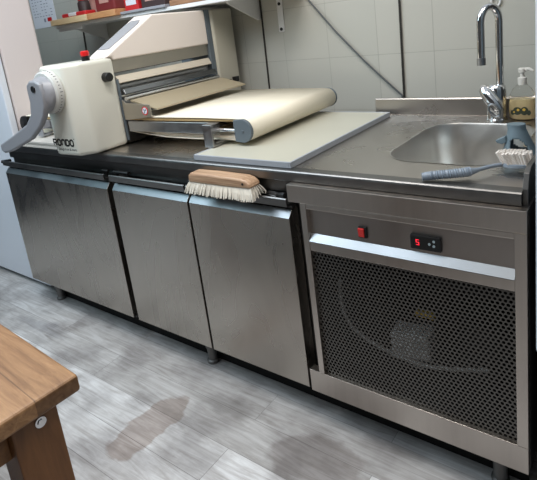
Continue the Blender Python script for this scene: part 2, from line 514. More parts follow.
# compressor bay on the right
F0, F1 = 1.852, 2.5202
R0, R1 = 1.9102, 2.4933
YF = -0.0064
b = nb()
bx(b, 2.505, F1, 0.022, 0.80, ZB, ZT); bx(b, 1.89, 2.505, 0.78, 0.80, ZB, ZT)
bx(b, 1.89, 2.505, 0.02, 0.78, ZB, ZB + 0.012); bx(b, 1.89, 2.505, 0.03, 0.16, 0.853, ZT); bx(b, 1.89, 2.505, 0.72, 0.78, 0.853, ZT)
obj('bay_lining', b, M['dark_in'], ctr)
b = nb(); bx(b, F0 - 0.006, F1, YF + 0.001, 0.03, 0.808, ZT - 0.001)
obj('upper_fascia', b, M['frame_steel'], ctr, bevel=0.002)
b = nb(); bx(b, F0, F1, YF, 0.022, ZB, 0.2115)
obj('bottom_rail', b, M['frame_steel'], ctr, bevel=0.001)
b = nb(); bx(b, 1.890, R0, YF, 0.030, 0.2115, 0.808)
obj('stile', b, M['frame_steel'], ctr, bevel=0.001)
b = nb(); bx(b, R1, F1, YF, 0.022, 0.2115, 0.808)
obj('stile', b, M['frame_steel'], ctr, bevel=0.001)
b = nb()
prism(b, [(R0, y, z) for y, z in [(YF + 0.001, 0.8075), (YF + 0.001, 0.792), (0.008, 0.786), (0.02, 0.786), (0.02, 0.8075)]], (R1 - R0, 0, 0))
obj('upper_lip', b, M['frame_steel'], ctr, bevel=0.0018)
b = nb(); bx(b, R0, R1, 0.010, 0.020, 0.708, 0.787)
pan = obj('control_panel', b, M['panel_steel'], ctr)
b = nb()
prism(b, [(R0 + 0.001, y, z) for y, z in [(0.012, 0.7095), (YF - 0.001, 0.687), (YF + 0.004, 0.682), (0.020, 0.690), (0.020, 0.7095)]], (R1 - R0 - 0.002, 0, 0))
obj('light_strip', b, M['bright_steel'], ctr, label='bright bevelled steel strip below the controls')
b = nb(); bx(b, R0, R1, YF + 0.001, 0.020, 0.655, 0.686)
obj('middle_rail', b, M['frame_steel'], ctr, bevel=0.002)
# rocker switch
b = nb(); bx(b, 2.077, 2.103, 0.003, 0.0115, 0.723, 0.757)
sw = obj('rocker_switch', b, M['black'], pan, bevel=0.002, label='black switch frame')
b = nb()
prism(b, [(2.0790, y, z) for y, z in [(0.003, 0.726), (0.001, 0.728), (-0.001, 0.740), (-0.003, 0.752), (0.003, 0.7535)]], (0.017, 0, 0))
obj('rocker', b, M['red_lit'], pan, label='red lit rocker')
# thermostat with one red digit and three key symbols
b = nb(); bx(b, 2.233, 2.316, 0.000, 0.0115, 0.7195, 0.7605)
th = obj('thermostat', b, M['black'], pan, bevel=0.003, label='black thermostat display')
b = nb()
dx, dz, sw_, sh_ = 2.254, 0.741, 0.0042, 0.0075
for seg_ in ('a', 'f', 'g', 'c', 'd'):                     # seven-segment 5
    w = 0.0014
    if seg_ == 'a': bx(b, dx - sw_, dx + sw_, -0.0008, 0.0005, dz + sh_ - w, dz + sh_)
    if seg_ == 'g': bx(b, dx - sw_, dx + sw_, -0.0008, 0.0005, dz - w / 2, dz + w / 2)
    if seg_ == 'd': bx(b, dx - sw_, dx + sw_, -0.0008, 0.0005, dz - sh_, dz - sh_ + w)
    if seg_ == 'f': bx(b, dx - sw_, dx - sw_ + w, -0.0008, 0.0005, dz, dz + sh_)
    if seg_ == 'c': bx(b, dx + sw_ - w, dx + sw_, -0.0008, 0.0005, dz - sh_, dz)
obj('digit', b, M['red_led'], pan, label='glowing red digit')
for (x, z) in ((2.298, 0.749), (2.298, 0.736), (2.286, 0.740)):
    b = nb(); cyl(b, (x, -0.001, z), (x, 0.0005, z), 0.0036, n=10)
    obj('key', b, M['white_led'], pan, label='small pale key symbol')

# perforated grille : staggered round holes
b = nb()
pitch = 0.0125; rowh = pitch * 0.866
gx0, gx1, gz0, gz1 = R0 - 0.004, R1 + 0.004, 0.2075, 0.658
ncol = int((gx1 - gx0) / pitch) + 1; nrow = int((gz1 - gz0) / rowh) + 1
hx = pitch / 2; hr = pitch / math.sqrt(3); rad = 0.0043
yg = 0.006
cache = {}
def gv(x, z):
    k = (round(x * 20000), round(z * 20000))
    if k not in cache:
        cache[k] = b.verts.new((x, yg, z))
    return cache[k]
for r in range(nrow):
    for c in range(ncol):
        cx = gx0 + c * pitch + (hx if r % 2 else 0); cz = gz0 + r * rowh
        out = [gv(cx + hr * math.cos(PI / 6 + k * PI / 3), cz + hr * math.sin(PI / 6 + k * PI / 3)) for k in range(6)]
        inn = [b.verts.new((cx + rad * math.cos(PI / 6 + k * PI / 6), yg, cz + rad * math.sin(PI / 6 + k * PI / 6))) for k in range(12)]
        for k in range(6):
            o0, o1 = out[k], out[(k + 1) % 6]
            i0, i1, i2 = inn[2 * k], inn[2 * k + 1], inn[(2 * k + 2) % 12]
            b.faces.new([o0, o1, i2, i1]); b.faces.new([o0, i1, i0])
obj('perforated_grille', b, M['grille'], ctr, solid=0.0012)
# things seen dimly through the holes
b = nb(); obox(b, (2.157, 0.150, 0.318), (0.122, 0.075, 0.085), (0.0, -0.05, 0.1))
obj('compressor_box', b, M['comp'], ctr, bevel=0.006, label='pale grey box dimly seen through the grille')
b = nb()
tube(b, [(1.957, 0.07, 0.53), (1.954, 0.07, 0.454), (1.964, 0.07, 0.402), (1.989, 0.07, 0.362), (2.04, 0.07, 0.334), (2.13, 0.07, 0.308), (2.209, 0.07, 0.300), (2.299, 0.07, 0.318), (2.41, 0.075, 0.35)], 0.006, 8)
obj('cooling_pipe', b, M['copper'], ctr, smooth=True)
b = nb(); obox(b, (2.21, 0.13, 0.438), (0.06, 0.02, 0.016))
obj('valve', b, M['soap_yellow'], ctr, bevel=0.003, label='small yellowish fitting dimly seen through the grille')
b = nb(); lathe(b, [(0.08, 0.0), (0.095, 0.03), (0.095, 0.14), (0.07, 0.185), (0.02, 0.20)], (2.33, 0.36, ZB + 0.012), 24)
obj('compressor', b, M['black'], ctr, smooth=True)
b = nb(); bx(b, 0.03, 2.50, 0.094, 0.102, 0.0, ZB - 0.001)  # added panel, black to give the dark shade band below the doors
obj('shade_panel', b, M['black_matt'], ctr, label='added black panel standing in for the shade under the doors')
for (x, y) in ((0.132, 0.068), (1.297, 0.068), (2.432, 0.066), (0.132, 0.70), (1.297, 0.70), (2.432, 0.70)):
    b = nb(); lathe(b, [(0.024, 0.0), (0.025, 0.012), (0.019, 0.016), (0.019, 0.07), (0.023, 0.072), (0.023, ZB - 0.0005 if y < 0.1 else ZB + 0.004)], (x, y, 0), 20)
    obj('foot', b, M['foot_steel'], ctr, smooth=True)

# ------------------------------------------------------------------ worktop with sink
TOP = 0.90
wt = thing('steel_worktop', 'stainless steel worktop with a rounded sink covering the refrigerated counter', 'worktop', (1.26, 0.40, ZT))
SX0, SX1, SY0, SY1, SR = 2.066, 2.425, 0.195, 0.690, 0.105
WX0, WX1, WY0, WY1 = -0.002, 2.5036, 0.018, 0.8169
def arc(cx, cy, r, a0, a1, n=8):
    return [(cx + r * math.cos(a0 + (a1 - a0) * k / n), cy + r * math.sin(a0 + (a1 - a0) * k / n)) for k in range(n + 1)]
b = nb()
YN = 0.055
def quad(x0, x1, y0, y1, z=TOP):
    b.faces.new([b.verts.new(p) for p in ((x0, y0, z), (x1, y0, z), (x1, y1, z), (x0, y1, z))])
quad(WX0, SX0, YN, WY1); quad(SX1, WX1, YN, WY1); quad(SX0, SX1, YN, SY0); quad(SX0, SX1, SY1, WY1)
for (cx, cy, ox, oy, a0) in ((SX0 + SR, SY0 + SR, SX0, SY0, PI), (SX1 - SR, SY0 + SR, SX1, SY0, 1.5 * PI), (SX1 - SR, SY1 - SR, SX1, SY1, 0), (SX0 + SR, SY1 - SR, SX0, SY1, PI / 2)):
    a = arc(cx, cy, SR, a0, a0 + PI / 2)
    o = b.verts.new((ox, oy, TOP)); vs = [b.verts.new((p[0], p[1], TOP)) for p in a]
    for k in range(len(vs) - 1):
        b.faces.new([o, vs[k], vs[k + 1]])
prism(b, [(WX0, YN, ZT), (WX0, WY1, ZT), (WX0, WY1, TOP), (WX0, YN, TOP)], (0.004, 0, 0))
quad(WX0, SX0 - 0.02, YN, WY1, ZT + 0.001); quad(SX1 + 0.02, WX1, YN, WY1, ZT + 0.001)
bmesh.ops.remove_doubles(b, verts=b.verts[:], dist=1e-5)
obj('top_sheet', b, M['top_steel'], wt)
b = nb()
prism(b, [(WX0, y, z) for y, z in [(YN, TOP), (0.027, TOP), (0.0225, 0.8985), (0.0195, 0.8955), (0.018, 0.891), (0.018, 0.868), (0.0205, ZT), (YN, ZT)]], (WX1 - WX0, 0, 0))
obj('front_edge', b, M['shaded_edge_steel'], wt)
def rr(x0, x1, y0, y1, r, z):
    p = []
    for (cx, cy, a0) in ((x0 + r, y0 + r, PI), (x1 - r, y0 + r, 1.5 * PI), (x1 - r, y1 - r, 0), (x0 + r, y1 - r, PI / 2)):
        p += [(q[0], q[1], z) for q in arc(cx, cy, r, a0, a0 + PI / 2)]
    return p
b = nb()
rings = []
for (ins, z, r) in ((-0.004, TOP + 0.0012, SR + 0.004), (0.0, TOP + 0.001, SR), (0.003, TOP - 0.005, SR - 0.002), (0.008, 0.80, SR - 0.006), (0.016, 0.74, SR - 0.012), (0.030, 0.705, SR - 0.024), (0.06, 0.685, SR - 0.05), (0.12, 0.678, 0.02)):
    rings.append([b.verts.new(p) for p in rr(SX0 + ins, SX1 - ins, SY0 + ins, SY1 - ins, r, z)])
for a, c in zip(rings, rings[1:]):
    n = len(a)
    for k in range(n):
        b.faces.new([a[k], a[(k + 1) % n], c[(k + 1) % n], c[k]])
b.faces.new(rings[-1])
obj('sink_basin', b, M['basin_steel'], wt, smooth=True)
b = nb(); lathe(b, [(0.042, 0.0), (0.042, 0.003), (0.03, 0.004), (0.028, 0.001)], ((SX0 + SX1) / 2, 0.44, 0.6782), 24)
obj('drain', b, M['chrome'], wt, smooth=True)
b = nb()
prism(b, [(1.7575, y, z) for y, z in [(WY1 - 0.003, TOP), (WY1, 0.966), (WY1 + 0.003, 0.9701), (WY1 + 0.016, 0.9701), (WY1 + 0.016, TOP)]], (2.545 - 1.7575, 0, 0))
obj('backsplash', b, M['top_steel'], wt, bevel=0.001)
b = nb()
prism(b, [(WX1 + 0.0005, y, z) for y, z in [(0.030, 0.862), (0.030, 0.905), (0.045, 0.940), (0.070, 0.951), (0.816, 0.951), (0.816, 0.862)]], (0.012, 0, 0))
obj('side_upstand', b, M['dark_steel'], wt, bevel=0.001, label='dark upstand on the right edge')

# ------------------------------------------------------------------ dough sheeter
ds = thing('dough_sheeter', 'cream dough sheeter with hood, crank lever and canvas conveyor belts on the worktop', 'dough sheeter', (0.745, 0.50, TOP), (0, 0, math.radians(2.0)))
def part(name, b, mat, parent=None, **k):
    return obj(name, b, mat, parent or ds, local=True, **k)
b = nb()
prism(b, [(u, v, 0.004) for u, v in [(-0.130, -0.338), (-0.130, -0.520), (-0.088, -0.562), (0.070, -0.562), (0.120, -0.505), (0.120, -0.338)]], (0, 0, 0.382))
fh = part('front_housing', b, M['cream'], bevel=0.018, seg=4, smooth=True, ang=60)
b = nb()
bx(b, 0.1195, 0.1235, -0.345, -0.333, 0.02, 0.29)
part('edge_strip', b, M['panel_grey'], fh, label='blue grey edge strip')
b = nb(); cyl(b, (0.118, -0.395, 0.308), (0.150, -0.395, 0.308), 0.021, 0.019, 20)
part('clamp_knob', b, M['black'], bevel=0.003, label='black round knob')
b = nb(); lathe(b, [(0.0165, 0.384), (0.0165, 0.404), (0.014, 0.406)], (0.075, -0.44, 0), 20)
st = part('stop_button', b, M['black'], smooth=True, label='red stop button on a black collar')
b = nb(); lathe(b, [(0.0150, 0.4055), (0.0175, 0.408), (0.0185, 0.416), (0.0175, 0.424), (0.013, 0.427)], (0.075, -0.44, 0), 20)
part('button_cap', b, M['red'], st, smooth=True, label='red cap')

# maker's name on the front, drawn as bold rounded strokes
LET = {
 'R': [([(0, 0), (0, 1), (0.62, 1), (0.8, 0.86), (0.8, 0.62), (0.62, 0.48), (0, 0.48)], False), ([(0.40, 0.48), (0.82, 0.0)], False)],
 'O': [([(0.18, 0), (0, 0.2), (0, 0.8), (0.18, 1), (0.66, 1), (0.84, 0.8), (0.84, 0.2), (0.66, 0)], True)],
 'N': [([(0, 0), (0, 0.8), (0.18, 1), (0.66, 1), (0.84, 0.8), (0.84, 0)], False)],
 'D': [([(0, 0), (0, 1), (0.62, 1), (0.84, 0.78), (0.84, 0.22), (0.62, 0)], True)],
}
b = nb()
u0, w0, lh, lw = -0.094, 0.050, 0.025, 0.0300
for i, ch in enumerate('RONDO'):
    for pts, closed in LET[ch]:
        P = [(u0 + i * lw + p[0] * lw * 0.84, w0 + p[1] * lh) for p in pts]
        for q in ribbon(P, 0.0072, closed):
            b.faces.new([b.verts.new((p.x, -0.5628, p.y)) for p in q])
cyl(b, (u0 + 5 * lw + 0.001, -0.5632, w0 + lh + 0.004), (u0 + 5 * lw + 0.001, -0.5626, w0 + lh + 0.004), 0.0022, n=10)
part('maker_lettering', b, M['ink_black'], fh)
fc = bpy.data.curves.new('slogan', 'FONT'); fc.body = 'Dough-how & more.'; fc.size = 0.0155; fc.align_x = 'LEFT'
fo = bpy.data.objects.new('slogan', fc); C.objects.link(fo)
dg = bpy.context.evaluated_depsgraph_get()
fm = bpy.data.meshes.new_from_object(fo.evaluated_get(dg))
bpy.data.objects.remove(fo)
fm.transform(Matrix.Translation((-0.066, -0.5629, 0.0290)) @ Matrix.Rotation(PI / 2, 4, 'X'))
o = obj('slogan_lettering', fm, M['ink_dark'], fh, local=True)

# thickness dial and crank lever
DU, DW = -0.022, 0.281
b = nb()
tube(b, [(DU, -0.560, DW), (DU, -0.566, DW), (DU, -0.592, DW), (DU, -0.598, DW)], [0.082, 0.090, 0.088, 0.080], 48)
dial = part('dial', b, M['dial_white'], smooth=True)
b = nb()
for k in range(40):
    a = 2 * PI * k / 40
    L_ = 0.011 if k % 5 == 0 else 0.006
    obox(b, (DU + 0.0893 * math.cos(a), -0.582 + L_ / 2, DW + 0.0893 * math.sin(a)), (0.0012, L_, 0.0024), (0, -a, 0))
part('scale_marks', b, M['ink_dark'], dial)
b = nb()
tube(b, [(DU, -0.594, DW), (DU, -0.600, DW), (DU - 0.001, -0.616, DW + 0.006), (DU - 0.001, -0.630, DW + 0.010), (DU - 0.001, -0.636, DW + 0.010)], [0.078, 0.078, 0.068, 0.056, 0.048], 40)
lev = part('crank_lever', b, M['dial_grey'], smooth=True, label='grey crank lever on the dial')
LP = [(-0.075, 0.300), (-0.072, 0.322), (-0.045, 0.339), (-0.005, 0.339), (0.024, 0.325), (0.034, 0.296), (0.030, 0.236), (0.004, 0.190), (-0.036, 0.150), (-0.130, 0.092), (-0.320, 0.030), (-0.378, 0.020), (-0.404, 0.030), (-0.404, 0.060), (-0.270, 0.108), (-0.140, 0.158), (-0.090, 0.202), (-0.074, 0.252)]
b = nb(); prism(b, [(u, -0.615, w) for u, w in LP], (0, -0.026, 0))
part('lever_arm', b, M['dial_grey'], lev, bevel=0.009, seg=4, smooth=True, ang=70)
b = nb(); cyl(b, (DU, -0.640, DW + 0.024), (DU, -0.645, DW + 0.024), 0.014, n=20)
part('pivot_screw', b, M['black'], lev, bevel=0.002)

# rear housing, hood and the parts between
b = nb(); bx(b, -0.125, 0.128, 0.320, 0.495, 0.004, 0.546)
part('rear_housing', b, M['cream_dark'], bevel=0.014, seg=3, smooth=True, ang=60)
b = nb(); bx(b, -0.10, 0.118, 0.284, 0.319, 0.02, 0.545)
part('side_plate', b, M['panel_grey'], bevel=0.003, label='dark grey plate behind the hood')
b = nb(); bx(b, 0.128, 0.140, 0.36, 0.40, 0.150, 0.170); bx(b, 0.128, 0.150, 0.42, 0.455, 0.150, 0.178)
part('latch', b, M['black'], bevel=0.002)
b = nb()
prism(b, [(-0.008, v, w) for v, w in [(-0.372, 0.386), (-0.352, 0.402), (-0.075, 0.548), (0.283, 0.545), (0.283, 0.372), (-0.336, 0.372), (-0.336, 0.3865)]], (0.125, 0, 0))
hood = part('hood', b, M['hood'], bevel=0.014, seg=3, smooth=True, ang=60)
sl = V((0, 0.277, 0.146)).normalized(); nn = V((0, -sl.z, sl.y))
b = nb()
o0 = V((0, -0.352, 0.402)) + nn * 0.0012
pts = []
for (t, u) in ((0.035, 0.006), (0.035, 0.082), (0.235, 0.094), (0.268, 0.078), (0.268, 0.022), (0.245, 0.006)):
    p = o0 + sl * t; pts.append((u, p.y, p.z))
prism(b, pts, nn * 0.0014)
part('hood_window', b, M['window'], hood, label='grey window in the sloping front')
b = nb(); bx(b, 0.092, 0.104, -0.335, 0.283, 0.318, 0.371)
part('cover_plate', b, M['guard'], label='brown grey plate under the hood')
b = nb(); obox(b, (0.110, -0.026, 0.286), (0.008, 0.61, 0.036), (0, -0.5, 0))
part('scraper_bar', b, M['scraper'], bevel=0.002)
b = nb(); obox(b, (0.140, -0.026, 0.232), (0.010, 0.61, 0.026), (0, -0.6, 0))
part('scraper_bar', b, M['bright_steel'], bevel=0.002)
b = nb(); cyl(b, (0.055, -0.335, 0.250), (0.055, 0.283, 0.250), 0.040, n=28)
part('roller', b, M['galv'], smooth=True, label='upper steel roller')
b = nb(); cyl(b, (0.055, -0.335, 0.165), (0.055, 0.283, 0.165), 0.038, n=28)
part('roller', b, M['galv'], smooth=True, label='lower steel roller')
b = nb(); cyl(b, (0.150, -0.335, 0.203), (0.150, 0.283, 0.203), 0.009, n=14)
part('guard_rod', b, M['chrome'], smooth=True)
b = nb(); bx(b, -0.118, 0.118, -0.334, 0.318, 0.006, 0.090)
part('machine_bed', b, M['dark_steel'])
b = nb(); bx(b, -0.03, 0.03, -0.334, 0.283, 0.31, 0.37)
part('upper_beam', b, M['dark_in'])
b = nb()
prism(b, [(u, -0.325, w) for u, w in [(0.165, 0.196), (0.195, 0.190), (0.320, 0.158), (0.322, 0.152), (0.195, 0.182), (0.165, 0.188)]], (0, 0.61, 0))
part('finger_guard', b, M['finger'], label='long beige grey guard plate above the belt')
b = nb()
prism(b, [(u, v, w) for (u, v, w) in [(0.128, -0.342, 0.112), (0.150, -0.342, 0.112), (0.300, -0.342, 0.126), (0.300, -0.342, 0.178), (0.150, -0.342, 0.186), (0.128, -0.342, 0.20)]], (0, 0.004, 0))
sg = part('side_guard', b, M['guard'], bevel=0.001, label='small grey side plate with a round sticker')
b = nb(); cyl(b, (0.266, -0.3422, 0.152), (0.266, -0.3430, 0.152), 0.0185, n=24)
part('sticker', b, M['red'], sg, label='round red and white warning sticker')
b = nb(); cyl(b, (0.266, -0.3430, 0.152), (0.266, -0.3434, 0.152), 0.0140, n=24)
part('sticker_centre', b, M['paper'], sg)
b = nb()
for a in (0.5, 2.4, 4.3):
    obox(b, (0.266 + 0.006 * math.cos(a), -0.3436, 0.152 + 0.006 * math.sin(a)), (0.009, 0.0004, 0.005), (0, -a, 0))
part('sticker_print', b, M['teal_plastic'], sg)

def conveyor(s, L, legw0, legu):
    """one side table; s = +1 right, -1 left, L = distance of the roller from the centre"""
    W0, W1 = -0.335, 0.300
    def U(u): return s * u
    def box(b, u0, u1, *r): bx(b, min(U(u0), U(u1)), max(U(u0), U(u1)), *r)
    ue = L - 0.145
    b = nb(); box(b, 0.150, ue, W0 - 0.012, W0 - 0.002, 0.062, 0.106); box(b, 0.150, ue, W1 + 0.002, W1 + 0.012, 0.062, 0.106)
    box(b, 0.2, 0.22, W0 - 0.002, W1 + 0.002, 0.075, 0.10); box(b, ue - 0.03, ue - 0.01, W0 - 0.002, W1 + 0.002, 0.075, 0.10)
    rail = part('conveyor_rail', b, M['galv'], bevel=0.0015, label='right conveyor rails' if s > 0 else 'left conveyor rails')
    b = nb(); box(b, 0.14, L - 0.03, W0 + 0.004, W1 - 0.004, 0.1085, 0.1185)
    part('bed_board', b, M['bed_wood'], rail)
    # belt: a closed loop round the end roller, sagging below
    R_ = 0.041; zc = 0.077 if s > 0 else 0.083
    loop = [(0.135, 0.1235)] + [(L - 0.2, 0.1225)]
    loop += [(L + R_ * math.sin(a), zc + R_ * math.cos(a)) for a in [PI * k / 14 for k in range(15)]]
    loop += [(L - 0.10, 0.0405), (L - 0.25, 0.0370), (L - 0.42, 0.0400), (0.25, 0.050), (0.135, 0.062)]
    b = nb()
    A = [b.verts.new((U(u), W0, w)) for u, w in loop]; B_ = [b.verts.new((U(u), W1, w)) for u, w in loop]
    for k in range(len(loop) - 1):
        b.faces.new([A[k], A[k + 1], B_[k + 1], B_[k]])
    part('canvas_belt', b, M['belt'], rail, smooth=True, solid=0.0035, label='cream canvas belt')
    b = nb(); cyl(b, (U(L), W0 + 0.002, zc), (U(L), W1 - 0.002, zc), R_ - 0.003, n=28)
    part('end_roller', b, M['galv'], rail, smooth=True)
    for v0, v1 in ((W0 - 0.016, W0 - 0.002), (W1 + 0.002, W1 + 0.012)):
        b = nb()
        pr = [(L - 0.036, zc - 0.040), (L - 0.036, zc + 0.040)]
        pr += [(L + 0.044 * math.sin(a), zc + 0.044 * math.cos(a)) for a in [PI * (0.02 + 0.96 * k / 16) for k in range(17)]]
        prism(b, [(U(u), v0, w) for u, w in pr], (0, v1 - v0, 0))
        cyl(b, (U(L + 0.004), v0 - 0.003, zc), (U(L + 0.004), v0, zc), 0.006, n=12)
        part('roller_cap', b, M['panel_grey'] if s > 0 else M['black'], rail, bevel=0.0015, label='dark rounded end cap')
    for v in (W0 - 0.008, W1 + 0.007):
        b = nb(); cyl(b, (U(ue - 0.01), v, 0.079), (U(L - 0.034), v, 0.077), 0.0075, n=12)
        cyl(b, (U(ue), v, 0.079), (U(ue + 0.022), v, 0.079), 0.013, n=6)
        part('tension_bolt', b, M['chrome'], rail, smooth=True)
    b = nb()
    for v0, v1 in ((W0 - 0.060, W0 - 0.052), (W1 + 0.012, W1 + 0.020)):
        box(b, legu - 0.022, legu + 0.022, v0, v1, legw0, 0.108)
    box(b, legu - 0.022, legu + 0.022, W0 - 0.053, W0 - 0.011, 0.070, 0.108)
    box(b, legu - 0.008, legu + 0.022, W0 - 0.053, W1 + 0.013, legw0, legw0 + 0.008)
    part('support_leg', b, M['galv'] if s > 0 else M['dial_grey'], rail, bevel=0.0015)
conveyor(1, 0.780, 0.0225, 0.650)
conveyor(-1, 0.690, 0.0335, 0.480)

# ------------------------------------------------------------------ trays under the conveyors
b = nb(); bx(b, 1.418, 1.832, 0.046, 0.772, TOP + 0.001, TOP + 0.0195)
tr = thing('tray', 'flat beige grey tray board under the right conveyor beside the sink', 'tray', (1.625, 0.41, TOP))
obj('tray_board', b, M['tray'], tr, bevel=0.001)
b = nb()
z1 = TOP + 0.0205
bx(b, 1.411, 1.418, 0.039, 0.779, TOP + 0.0005, z1); bx(b, 1.832, 1.840, 0.039, 0.779, TOP + 0.0005, z1)
bx(b, 1.418, 1.832, 0.039, 0.046, TOP + 0.0005, z1); bx(b, 1.418, 1.832, 0.772, 0.779, TOP + 0.0005, z1)
obj('tray_rim', b, M['tray_rim'], tr, bevel=0.0015, label='blue grey rim')
lab = ['bottom one of the off white trays stacked under the left conveyor', 'middle one of the off white trays stacked under the left conveyor', 'topmost of the off white trays stacked under the left conveyor']
b = nb()
z0 = 0.0
bx(b, -0.22, 0.22, -0.33, 0.33, 0.0, 0.004)
bx(b, -0.225, 0.225, -0.335, -0.33, 0.0, 0.0095); bx(b, -0.225, 0.225, 0.33, 0.335, 0.0, 0.0095)
bx(b, -0.225, -0.22, -0.33, 0.33, 0.0, 0.0095); bx(b, 0.22, 0.225, -0.33, 0.33, 0.0, 0.0095)
t0 = obj('stacked_tray', b, M['tray_white'], bevel=0.001)
for i in range(3):
    o = t0 if i == 0 else t0.copy()
    if i: C.objects.link(o)
    o.location = (0.365 + 0.006 * i, 0.345 + 0.004 * (i % 2), TOP + 0.0006 + 0.0105 * i)
    tag(o, lab[i], 'tray', 'trays stacked under the left conveyor')

# ------------------------------------------------------------------ things on the counter front
hb = thing('hand_brush', 'wooden bench brush with pale bristles lying on the door handle of the narrow right door', 'brush', (1.585, -0.012, 0.805))
b = nb()
prism(b, [(x, -0.040, z) for x, z in [(1.449, 0.845), (1.451, 0.872), (1.462, 0.879), (1.56, 0.881), (1.690, 0.879), (1.712, 0.873), (1.728, 0.862), (1.730, 0.847), (1.60, 0.844)]], (0, 0.056, 0))
obj('brush_handle', b, M['brush_wood'], hb, bevel=0.008, seg=3, smooth=True, ang=60)
b = nb(); cyl(b, (1.700, -0.0412, 0.862), (1.700, -0.0395, 0.862), 0.004, n=12)
obj('hanging_hole', b, M['black_matt'], hb)
b = nb()
for i in range(80):
    for j in range(6):
        x = 1.452 + 0.274 * i / 79; y = -0.034 + 0.044 * j / 5
        f = (x - 1.588) / 0.14
        tip = V((x + f * 0.016 + random.uniform(-.003, .003), y + (j - 2.6) * 0.006 + random.uniform(-.003, .003), 0.8185 + random.uniform(-.0015, .003) + (0.0 if j > 1 else -0.010)))
        if tip.y < -0.012 and tip.z > 0.81: tip.z -= 0.006
        tube(b, [(x, y, 0.848), ((V((x, y, 0.848)) + tip) / 2) + V((f * 0.002, 0, 0.001)), tip], [0.0022, 0.0026, 0.0017], 5)
obj('bristles', b, M['bristle'], hb)

tl = thing('small_scraper', 'small metal tool with a dark end lying right of the wooden brush', 'kitchen tool', (1.79, 0.012, 0.816))
b = nb(); obox(b, (1.772, 0.016, 0.8195), (0.060, 0.026, 0.0022), (0.05, 0, -0.2)); 
obj('blade', b, M['chrome'], tl)
b = nb(); tube(b, [(1.795, 0.010, 0.822), (1.812, 0.006, 0.823), (1.832, 0.003, 0.824)], [0.005, 0.008, 0.0095], 12)
obj('grip', b, M['black'], tl, smooth=True)

# dish brush
db = thing('dish_brush', 'blue grey dish brush with white bristles lying at the front of the sink', 'brush', (2.37, 0.12, TOP))
b = nb()
hp = [V((2.262, 0.036, 0.912)), V((2.285, 0.048, 0.914)), V((2.32, 0.062, 0.916)), V((2.355, 0.082, 0.917)), V((2.375, 0.098, 0.918)), V((2.404, 0.140, 0.919)), V((2.428, 0.172, 0.917))]
pts = []; rad = []
for k in range(91):
    t = k / 90 * (len(hp) - 1); i = min(int(t), len(hp) - 2); p = hp[i].lerp(hp[i + 1], t - i)
    base = 0.0108 if t < 0.4 else (0.0118 if t < 3.6 else max(0.0052, 0.0118 - (t - 3.6) * 0.009))
    if 0.7 < t < 3.6: base += 0.0014 * math.sin(k * 2.6)
    pts.append(p); rad.append(base)
tube(b, pts, rad, 12)
obj('handle', b, M['grey_plastic'], db, smooth=True)
b = nb()
hc = V((2.462, 0.180, 0.9120)); hr_ = 0.15
vs = []
for k in range(20):
    a = 2 * PI * k / 20
    p = V((0.039 * math.cos(a), 0.024 * math.sin(a), 0)); p.rotate(Euler((0, 0, hr_)))
    vs.append(hc + p)
prism(b, vs, (0, 0, 0.010))
obj('brush_head', b, M['grey_plastic'], db, bevel=0.002)
b = nb()
for i in range(11):
    for j in range(5):
        p = V((-0.034 + 0.068 * i / 10, -0.017 + 0.034 * j / 4, 0))
        if (p.x / 0.039) ** 2 + (p.y / 0.022) ** 2 > 1: continue
        p.rotate(Euler((0, 0, hr_))); q = hc + p + V((0, 0, 0.009))
        tip = q + V((p.x * 0.12 - 0.010 + random.uniform(-.002, .002), p.y * 0.3 + random.uniform(-.002, .002), 0.030))
        tube(b, [q, tip], [0.0038, 0.0044], 6)
obj('bristles', b, M['white_bristle'], db)

# slate blue holder with an oval opening
ph = thing('plastic_holder', 'slate blue plastic holder with an oval opening standing behind the dish brush', 'holder', (2.452, 0.285, TOP))
b = nb()
n, mrow = 40, 22
rings = []
for r in range(mrow + 1):
    t = r / mrow
    rx = 0.032 * (1 - t) ** 1.1 + 0.018; ry = 0.026 * (1 - t) + 0.018
    if t > 0.88: rx = 0.022; ry = 0.020
    z = 0.9012 + 0.097 * t
    ox = -0.012 * t
    rings.append([b.verts.new((2.448 + ox + rx * math.cos(2 * PI * k / n), 0.285 + ry * math.sin(2 * PI * k / n), z)) for k in range(n)])
for r in range(mrow):
    for k in range(n):
        a = 2 * PI * (k + .5) / n; t = (r + .5) / mrow
        da = (a - 1.55 * PI) / 0.62; dt = (t - 0.42 - (a - 1.55 * PI) * -0.12) / 0.22
        if da * da + dt * dt < 1: continue
        da = (a - 0.5 * PI) / 0.62; dt = (t - 0.42) / 0.2
        if da * da + dt * dt < 1: continue
        b.faces.new([rings[r][k], rings[r][(k + 1) % n], rings[r + 1][(k + 1) % n], rings[r + 1][k]])
b.faces.new(rings[-1])
obj('holder_shell', b, M['teal_plastic'], ph, solid=0.003, smooth=True)
b = nb(); prism(b, [(x, 0.262, z) for x, z in [(2.412, 0.968), (2.386, 0.955), (2.390, 0.949), (2.404, 0.945), (2.416, 0.952)]], (0, 0.02, 0))
obj('spout_lip', b, M['teal_plastic'], ph, bevel=0.002)

